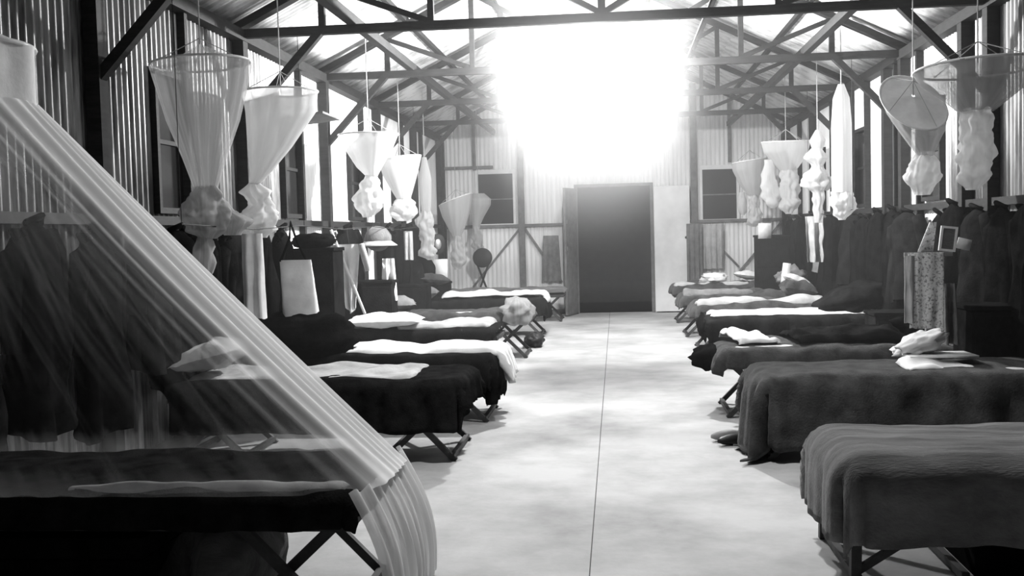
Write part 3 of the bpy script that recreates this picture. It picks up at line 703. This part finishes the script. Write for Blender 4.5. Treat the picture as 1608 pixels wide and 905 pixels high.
#NET_BED
def bed_net():
    ax, ay, zt, rr = -2.66, 3.95, 2.22, .36
    r = empty('mosquito_net', (0, 0, 0), label='large sheer net lowered and spread over the front left cot', cat='mosquito net')
    x0, x1, y0, y1 = -2.95, -.86, 3.56, 4.34
    zt2 = 2.0; zb = .52
    def rect(u):
        # perimeter point, u=0 at the middle of the head, going round by the near side, foot, far side; corners rounded
        a = 2 * pi * u + pi
        c, s_ = cos(a), -sin(a)
        hx, hy = (x1 - x0) / 2, (y1 - y0) / 2; n = 5
        k = (abs(c) ** n + abs(s_) ** n) ** (-1 / n)
        return (x0 + x1) / 2 + hx * c * k, (y0 + y1) / 2 - hy * -s_ * k, c, s_
    def fn(u, v):
        # spread parameter so more of the cloth is at the foot
        X, Y, c, s_ = rect(u)
        a = math.atan2(Y - ay, X - ax) if False else math.atan2(s_, c)
        tx, ty = ax + rr * cos(a), ay + rr * sin(a)
        v2 = v
        f = .018 * sin(u * 2 * pi * 34 + 2 * sin(u * 40)) * (.25 + v * (1 - v) * 3)
        sag = -.10 * sin(pi * v) * (.6 + .4 * sin(u * 14))
        x = tx + (X - tx) * v2; y = ty + (Y - ty) * v2; z = zt2 + (zb - zt2) * v2 + sag * .5
        nx, ny = cos(a), sin(a)
        return (x + nx * f, y + ny * f + 0, z)
    b = MB(); nu, nv = 260, 28; b.grid(fn, nu, nv, True)
    me = b.mesh('net_skirt', M['net_bed'], True)
    at = me.attributes.new('dens', 'FLOAT', 'POINT'); vals = []
    for j in range(nv + 1):
        for i in range(nu):
            u, v = i / nu, j / nv; X, Y, c, s_ = rect(u)
            foot = math.exp(-((u - .5) / .085) ** 2)
            g = .13 * (1 - v) - .045 + 1.15 * foot + .06 * (1 - v) ** 2 + .5 * max(0, (1 - v * 5)) + .25 * max(0, v * 12 - 11)
            vals.append(g)
    at.data.foreach_set('value', vals)
    link(bpy.data.objects.new('net_skirt', me), r)
    # closely woven band round the hoop and flat top
    b = MB(); b.grid(lambda u, v: (ax + rr * (1 + .03 * sin(18 * pi * u)) * cos(2 * pi * u), ay + rr * (1 + .03 * sin(18 * pi * u)) * sin(2 * pi * u), zt - v * .26 + .015 * sin(10 * pi * u) * v), 72, 4, True)
    b.build('calico_band', M['linen'], r, True)
    b = MB(); b.grid(lambda u, v: (ax + rr * (1 - v * .98) * cos(2 * pi * u), ay + rr * (1 - v * .98) * sin(2 * pi * u), zt + .16 * v), 48, 5, True)
    b.build('net_canopy', M['linen'], r, True)
    ring_mb(rr, .009, 48, c=(ax, ay, zt)).build('hoop', M['white_paint'], r, True)
    MB().tube([(ax, ay, zt + .15), (ax, ay, zroof(ax) + .02)], .005, 5).build('hanging_cord', M['linen_grey'], r)
    # the end that falls from the foot of the bed to the floor
    def fn2(u, v):
        a = -1 + 2 * u
        X = -.90 + .10 * v + .02 * sin(u * 60) * (.3 + v) - .05 * (abs(a) ** 6) * (1 - .4 * v)
        Y = 3.95 + a * (.40 + .04 * v) + .03 * sin(u * 44) * v
        return (X + .05 * sin(pi * v), Y, .535 - v * .515 + .01 * sin(u * 60))
    b = MB(); b.grid(fn2, 150, 14)
    me = b.mesh('foot_fall', M['net_bed'], True)
    at = me.attributes.new('dens', 'FLOAT', 'POINT'); at.data.foreach_set('value', [.80 + .25 * nz(i * .09, 2) + .2 * nz(i * .3, 7) for j in range(15) for i in range(151)])
    link(bpy.data.objects.new('foot_fall', me), r)
bed_net()

# ------------------------------------------------------------------ hanging clothes
def coat_meshes(w, h, d, mt, seed, taper=.06, sleeves=True):
    def body(u, v):
        a = 2 * pi * u
        sh = .25 + .75 * min(1, v / .11) ** .7
        ww = w / 2 * sh * (1 + taper * v * 3) * (1 - .10 * math.exp(-((v - .45) / .12) ** 2))
        dd = d / 2 * sh * (1 + .5 * v) * (1 + .35 * sin(a * 5 + seed) * v)
        return (ww * cos(a) * (1 + .10 * sin(a * 7 + seed) * v) + .05 * nz(v * 3, seed, 1), dd * sin(a) * (1 + .5 * nz(cos(a) * 3, v * 3, seed)), -h * v + .03 * cos(a * 2 + seed) * v)
    bm = MB().grid(body, 28, 14, True).mesh('coat_body', mt, True)
    sl = []
    for s in (-1, 1):
        sl.append(MB().tube([(s * w * .36, 0, -.05), (s * w * .50, .0, -.15), (s * w * .58, .01, -h * .35), (s * w * .56, .02, -h * .6)], [d * .3, d * .36, d * .33, d * .3], 10).mesh('sleeve', mt, True))
    col = MB().tube([(-w * .18, 0, 0), (0, .02, -.035), (w * .18, 0, 0), (0, -d * .3, .035), (-w * .18, 0, 0)], .018, 6, False).mesh('collar', mt, True)
    return bm, sl, col
kinds = [coat_meshes(.42, 1.05, .16, M['coat'], 1), coat_meshes(.46, .85, .18, M['coat2'], 2), coat_meshes(.38, 1.15, .15, M['coat'], 3), coat_meshes(.40, .75, .16, M['coat3'], 4)]
peg_me = MB().tube([(0, -.13, .0), (0, 0, .02), (0, .035, .06)], .010, 6).mesh('coat_hook', M['black'], True)
def coat(x, y, z, rz, k, label, group, s=(1, 1, 1)):
    r = empty('hanging_coat', (x, y, z), rz, label=label, cat='coat', group=group); r.scale = s
    bm, sl, col = kinds[k]
    inst(bm, 'coat_body', (0, 0, 0), r)
    for q in sl: inst(q, 'sleeve', (0, 0, 0), r)
    inst(col, 'collar', (0, 0, 0), r)
    return r
ordn = ['first', 'second', 'third', 'fourth', 'fifth', 'sixth', 'seventh', 'eighth', 'ninth', 'tenth', 'eleventh', 'twelfth', 'thirteenth', 'fourteenth', 'fifteenth', 'sixteenth', 'seventeenth', 'eighteenth', 'nineteenth', 'twentieth', 'twenty-first', 'twenty-second']
kw = ['long black coat', 'full dark brown-black tunic', 'very long narrow black greatcoat', 'shorter drab tunic']
rnd = random.Random(3)
ys = [16.9, 16.3, 15.7, 15.0, 14.4, 13.8, 13.2, 12.6, 12.0, 11.4, 10.85, 10.35, 9.35, 8.85, 8.35, 7.8, 7.25, 6.7, 6.1, 5.5, 4.9]
for i, y in enumerate(ys):
    k = [0, 1, 2, 0, 3, 0, 2, 1, 0, 2, 0, 1, 2, 0, 1, 2, 0, 0, 1, 2, 0][i]
    coat(2.74 + rnd.uniform(-.03, .03), y, 1.54 + rnd.uniform(-.05, .03), -pi / 2 + rnd.uniform(-.3, .3), k, kw[k] + ' on the right wall, %s coat from the end wall' % ordn[i], 'coats hung on the right wall rail', (1.06, 1.0, 1.0))
ysl = [15.4, 14.5, 13.7, 13.2, 11.3, 8.85, 8.3, 7.75, 7.2, 6.7, 6.2, 5.6, 5.0, 4.4]
for i, y in enumerate(ysl):
    k = [0, 1, 0, 2, 0, 2, 0, 1, 2, 0, 1, 2, 0, 2][i]
    coat(-2.90 + rnd.uniform(-.03, .03), y, 1.54 + rnd.uniform(-.05, .03), pi / 2 + rnd.uniform(-.3, .3), k, kw[k] + ' on the left wall, %s coat from the end wall' % ordn[i], 'coats hung on the left wall rail', (1.0, 1.0, 1.0))

def cloth_strip(w, h, wr=.012, seed=0, fold=.02, nf=3, botw=1.0, nu=20, nv=20, tip=0):
    """hanging cloth in the local xz plane, double layered"""
    def fn(u, v):
        a = 2 * pi * u; c = cos(a); ww = w / 2 * (1 + (botw - 1) * v)
        return (c * ww, .018 * sin(a) + fold * sin(c * nf * 2 + seed) * (.3 + v) + wr * nz(c * 3, v * 4, seed), -h * v - tip * (1 - abs(c)) * v + .01 * nz(c * 4, seed, 2) * v)
    b = MB(); b.grid(fn, nu * 2, nv, True); return b
def hang(name, w, h, loc, rz, mt, label, cat, **k):
    return thing_mesh(name, cloth_strip(w, h, **k), M[mt], loc, (0, 0, rz), label=label, cat=cat)
hang('towel', .15, .60, (-2.56, 7.2, 1.47), 0.1, 'linen', 'narrow white towel hanging left of the canvas bag', 'towel', seed=1, botw=1.1, fold=.03)
# white canvas bag with strap
bg = empty('canvas_bag', (-2.50, 8.0, 1.26), 0, label='square white canvas bag hung by its strap before the left wall', cat='bag')
b = MB(); b.grid(lambda u, v: (.125 * (1 + .16 * v) * (abs(cos(2 * pi * u)) ** .5) * (1 if cos(2 * pi * u) > 0 else -1) + .03 * v, .05 * sin(2 * pi * u) * (.35 + 1.1 * v) + .012 * nz(u * 9, v * 4), -.44 * v * (1 - .05 * cos(2 * pi * u + .4))), 32, 12, True)
b.build('bag_body', M['linen'], bg, True)
MB().tube([(-.12, 0, -.01), (-.04, .0, .17), (-.03, .0, .30), (.02, .0, .14), (.09, 0, -.01)], .010, 6).build('strap', M['coat'], bg, True)
# light coat with stick and white helmet between the fourth and fifth left cots
r = empty('hanging_shirt', (-2.52, 9.75, 1.36), 0, label='whitish shirt hanging from a slanted stick, tapering to a point', cat='shirt')
cloth_strip(.22, .60, seed=4, fold=.03, botw=.42, tip=.06).build('shirt_body', M['linen'], r, True)
MB().tube([(-.14, -.02, .0), (-.16, 0, -.12), (-.13, 0, -.30)], [.03, .035, .02], 8).build('sleeve', M['linen_grey'], r, True)
MB().tube([(.12, -.02, .0), (.15, 0, -.14), (.17, 0, -.26)], [.03, .035, .02], 8).build('sleeve', M['linen_grey'], r, True)
MB().tube([(0, 0, -.01), (-.02, 0, .15)], .004, 5).build('hanging_loop', M['timber'], r)
MB().tube([(-.16, -.04, .14), (.14, -.04, -.66)], .014, 8).build('stick', M['linen'], r)
r = empty('sun_helmet', (-2.62, 11.4, 1.40), 0, label='grey sun helmet with a pale rim hung beside the tapering shirt', cat='helmet')
MB().ball((0, 0, 0), (.15, .15, .14), 22, 12, .05).build('crown', M['b_mid2'], r, True)
b = MB(); b.grid(lambda u, v: ((.14 + .07 * v) * cos(2 * pi * u), (.14 + .07 * v) * sin(2 * pi * u), -.03 - .05 * v), 28, 3, True); o = b.build('brim', M['linen_grey'], r, True); o.modifiers.new('s', 'SOLIDIFY').thickness = .008
hang('cloth', .13, .46, (-2.50, 11.35, 1.18), .2, 'linen', 'white crumpled cloth dangling below the sun helmet', 'cloth', seed=7, fold=.05, botw=1.4, wr=.05)
hang('towel', .11, .36, (-2.60, 13.0, 1.48), .1, 'linen_grey', 'short grey towel among the dark coats past the sun helmet', 'towel', seed=8, fold=.03)
# dark boxes added to fill in the shade under the two front cots
def add_shade_box(x, y, w, d, h, label):
    r = empty('shade_box', (x, y, 0), label=label, cat='shade_box', group='dark boxes added for the shade under the front cots')
    MB().box(-w / 2, w / 2, -d / 2, d / 2, 0, h * .75).build('shade_box_body', M['coat2'], r, bevel=.006)
    MB().box(-w / 2 - .008, w / 2 + .008, -d / 2 - .008, d / 2 + .008, h * .76, h).build('lid', M['coat2'], r, bevel=.01)
    for s in (-1, 1): MB().box(s * w * .3 - .015, s * w * .3 + .015, -d / 2 - .016, -d / 2 - .008, .02, h * .95).build('strap', M['coat'], r)
add_shade_box(-2.32, 3.95, 1.1, .56, .34, 'dark box added to deepen the shade under the head of the front left cot')
add_shade_box(1.95, 4.55, 1.1, .5, .34, 'dark box added to deepen the shade under the front right cot')
# clothes lines strung along both rows, held up by droppers from the trusses
for X_, Yl, z_, side in ((-2.54, (5.96, 8.4, 10.84, 13.28), 1.50, 'left'), (2.36, (10.84, 13.28), 1.54, 'right')):
    r = empty('clothes_line', (X_, 0, 0), label='thin clothes line strung above the %s row of cots' % side, cat='clothes line')
    b = MB()
    b.tube([(0, Yl[0], z_ + .03)] + [(0, (p + q) / 2 if k else q, z_ + (.0 if k else .03)) for p, q in zip(Yl[:-1], Yl[1:]) for k in (1, 0)], .004, 5)
    b.build('rope', M['timber'], r)
    for y in Yl: MB().tube([(0, y, z_ + .03), (0, y, ZE - .06)], .0025, 4).build('dropper', M['timber'], r)
# dark stacked lockers
def locker(x, y, w, d, h, label, z=0, mt='coat2', rz=0, pale=True):
    r = empty('kit_locker', (x, y, z), rz, label=label, cat='locker', group='wooden kit lockers between the cots')
    MB().box(-w / 2, w / 2, -d / 2, d / 2, .0, h - .03).build('locker_body', M[mt], r, bevel=.006)
    MB().box(-w / 2 - .012, w / 2 + .012, -d / 2 - .012, d / 2 + .012, h - .03, h).build('lid', M[mt], r, bevel=.004)
    nb = max(1, int(h / .38))
    for k in range(nb):
        z0 = .03 + k * (h - .08) / nb; z1 = z0 + (h - .08) / nb - .02
        MB().box(-w / 2 + .02, w / 2 - .02, -d / 2 - .012, -d / 2, z0, z1).build('front_panel', M[mt], r, bevel=.003)
    return r
locker(-2.62, 9.05, .36, .34, 1.34, 'tall stack of dark boxes behind the canvas bag, against the left wall')
lump('felt_hat', (-2.64, 9.0, 1.40), (.19, .2, .07), 'coat', 'black hat lying on the tall stack of dark boxes', 'hat', 4, nzv=.3)
locker(-2.60, 11.3, .34, .3, .95, 'middling dark locker below the sun helmet')
locker(-2.62, 13.35, .40, .34, .80, 'brown-black locker beside the sixth left cot')
locker(2.20, 15.3, .46, .3, 1.30, 'black locker with a white paper on top, near the right end window')
thing_mesh('paper', MB().box(-.09, .09, -.01, .01, -.11, .11), M['linen'], (2.08, 15.12, 1.36), (0.25, 0, 0), label='white paper leaning on the black locker near the right end window', cat='paper')
locker(2.55, 9.9, .5, .4, .62, 'dark locker between the third and fourth right cots')
locker(2.60, 7.55, .45, .4, .85, 'dark locker behind the spotted towel')
locker(2.45, 5.65, .5, .4, .75, 'dark locker between the two nearest right cots')
thing_mesh('board', MB().box(-.05, .05, -.012, .012, 0, .34), M['linen'], (2.16, 14.0, .60), (0, radians(8), 0), label='narrow white board standing behind the sixth right cot', cat='board')
hang('cloth', .22, .55, (2.36, 12.9, 1.53), 0, 'linen_grey', 'torn pale cloth strips hanging under the knotted beads net', 'cloth', seed=12, fold=.06, botw=.8, wr=.05)
# end wall things
hang('cloth', .36, .75, (1.62, 18.0, 1.48), 0, 'linen_grey', 'pale patterned cloth hanging under the right end window', 'cloth', seed=15, fold=.04, nf=6)
hang('coat', .26, .78, (-1.12, 18.0, 1.36), 0, 'coat3', 'grey pointed cape hanging on the end wall left of the doorway', 'cape', seed=18, fold=.03, botw=1.3)
hang('curtain', .26, 1.15, (1.30, 17.9, 1.5), 0, 'timber_mid', 'dull grey curtain right of the white door leaf', 'curtain', seed=19, fold=.03, nf=5)
r = empty('round_shield', (-2.24, 17.45, 0), label='dark round disc propped on a folding cross-legged stand by the end wall', cat='disc')
b = MB(); b.ball((0, 0, 1.02), (.165, .03, .165), 36, 14); b.build('disc', M['black'], r, True)
for s in (-1, 1): MB().bar((s * .24, .02, .0), (-s * .09, .02, .9), .03, .03).build('leg', M['timber'], r)
MB().bar((-.13, .02, .32), (.13, .02, .32), .02, .02).build('stretcher', M['timber'], r)
r = empty('wall_mirror', (-2.74, 16.0, 1.28), .3, label='dark oval mirror hung beside the low cone net', cat='mirror')
b = MB(); b.ball((0, 0, 0), (.12, .02, .16), 28, 12); b.build('frame', M['black'], r, True)
b = MB(); b.ball((0, -.012, 0), (.06, .012, .09), 24, 10); b.build('glass', M['tin'], r, True)
thing_mesh('box', MB().box(-.1, .1, -.08, .08, 0, .34), M['linen'], (-2.62, 15.5, .72), (0, 0, .1), label='upright white box below the dark oval mirror', cat='box')
locker(-2.70, 15.55, .4, .3, .72, 'dark locker carrying the upright white box')
lump('kit_bag', (-2.78, 15.0, .9), (.17, .17, .22), 'coat', 'black rounded kit bag left of the upright white box', 'kit bag', 21, nzv=.15)
locker(-2.78, 15.0, .3, .26, .7, 'small dark locker under the black rounded kit bag')

# right foreground: stand with spotted towel, picture, papers
st = empty('towel_stand', (2.13, 7.48, 0), label='thin pale post with a cross bar between the second and third right cots', cat='stand')
MB().box(-.02, .02, -.02, .02, .03, 1.22).build('post', M['timber_mid'], st)
MB().box(-.16, .16, -.012, .012, 1.19, 1.22).build('cross_bar', M['timber_mid'], st)
MB().box(-.14, .14, -.14, .14, 0, .03).build('foot', M['timber_mid'], st)
thing_mesh('towel', cloth_strip(.24, .52, seed=22, fold=.012, nf=4, botw=.9), M['pat'], (2.10, 7.42, 1.22), (0, 0, 0), label='spotted pale towel hanging on the thin post', cat='towel')
thing_mesh('towel', cloth_strip(.07, .46, seed=23, fold=.02, nf=2), M['linen_grey'], (1.985, 7.40, 1.20), (0, 0, 0), label='narrow grey strip of towel at the edge of the spotted one', cat='towel')
thing_mesh('stocking', cloth_strip(.11, .42, seed=26, fold=.05, nf=3, botw=1.1), M['coat3'], (2.27, 7.5, 1.0), (0, 0, 0), label='speckled drab stocking hanging below the spotted towel', cat='stocking')
pf = empty('picture_frame', (2.235, 7.42, 1.225), label='small open picture frame standing on the thin post', cat='picture frame')
MB().box(-.055, -.04, -.01, .01, 0, .17).box(.04, .055, -.01, .01, 0, .17).box(-.04, .04, -.01, .01, 0, .015).box(-.04, .04, -.01, .01, .155, .17).build('frame', M['linen'], pf)
MB().box(-.04, .04, -.003, .003, .015, .155).build('picture', M['b_mid2'], pf)
pf.rotation_euler = (0, .12, 0)
thing_mesh('envelope', MB().box(-.045, .045, -.005, .005, 0, .075), M['linen'], (2.34, 7.42, 1.235), (0, .25, 0), label='small white card beside the open picture frame', cat='card')
thing_mesh('newspaper', MB().quadbox([(-.05, -.006, 0), (.05, -.006, 0), (.05, .006, 0), (-.05, .006, 0), (.03, -.006, .2), (.075, -.006, .2), (.075, .006, .2), (.03, .006, .2)]), M['pat'], (2.10, 7.44, 1.225), (0, 0, 0), label='folded leaning newspaper left of the picture frame', cat='newspaper')
lump('hat', (1.93, 6.98, MZ + .13), (.17, .14, .065), 'linen', 'white floppy hat on the second right cot', 'hat', 33, nzv=.5, rot=(0, -.35, 0))
thing_mesh('papers', drape(.42, .26, .0, .0, .0, seed=51, wr=.03, nu=20, nv=16), M['linen'], (1.96, 6.74, MZ + .03), (0, 0, .1), .01, label='white crumpled papers spread on the second right cot', cat='papers')
thing_mesh('tray', MB().box(-.21, .21, -.13, .13, 0, .012), M['linen'], (2.02, 6.9, MZ + .06), (0, 0, .05), label='thin white tray lying on the papers', cat='tray')
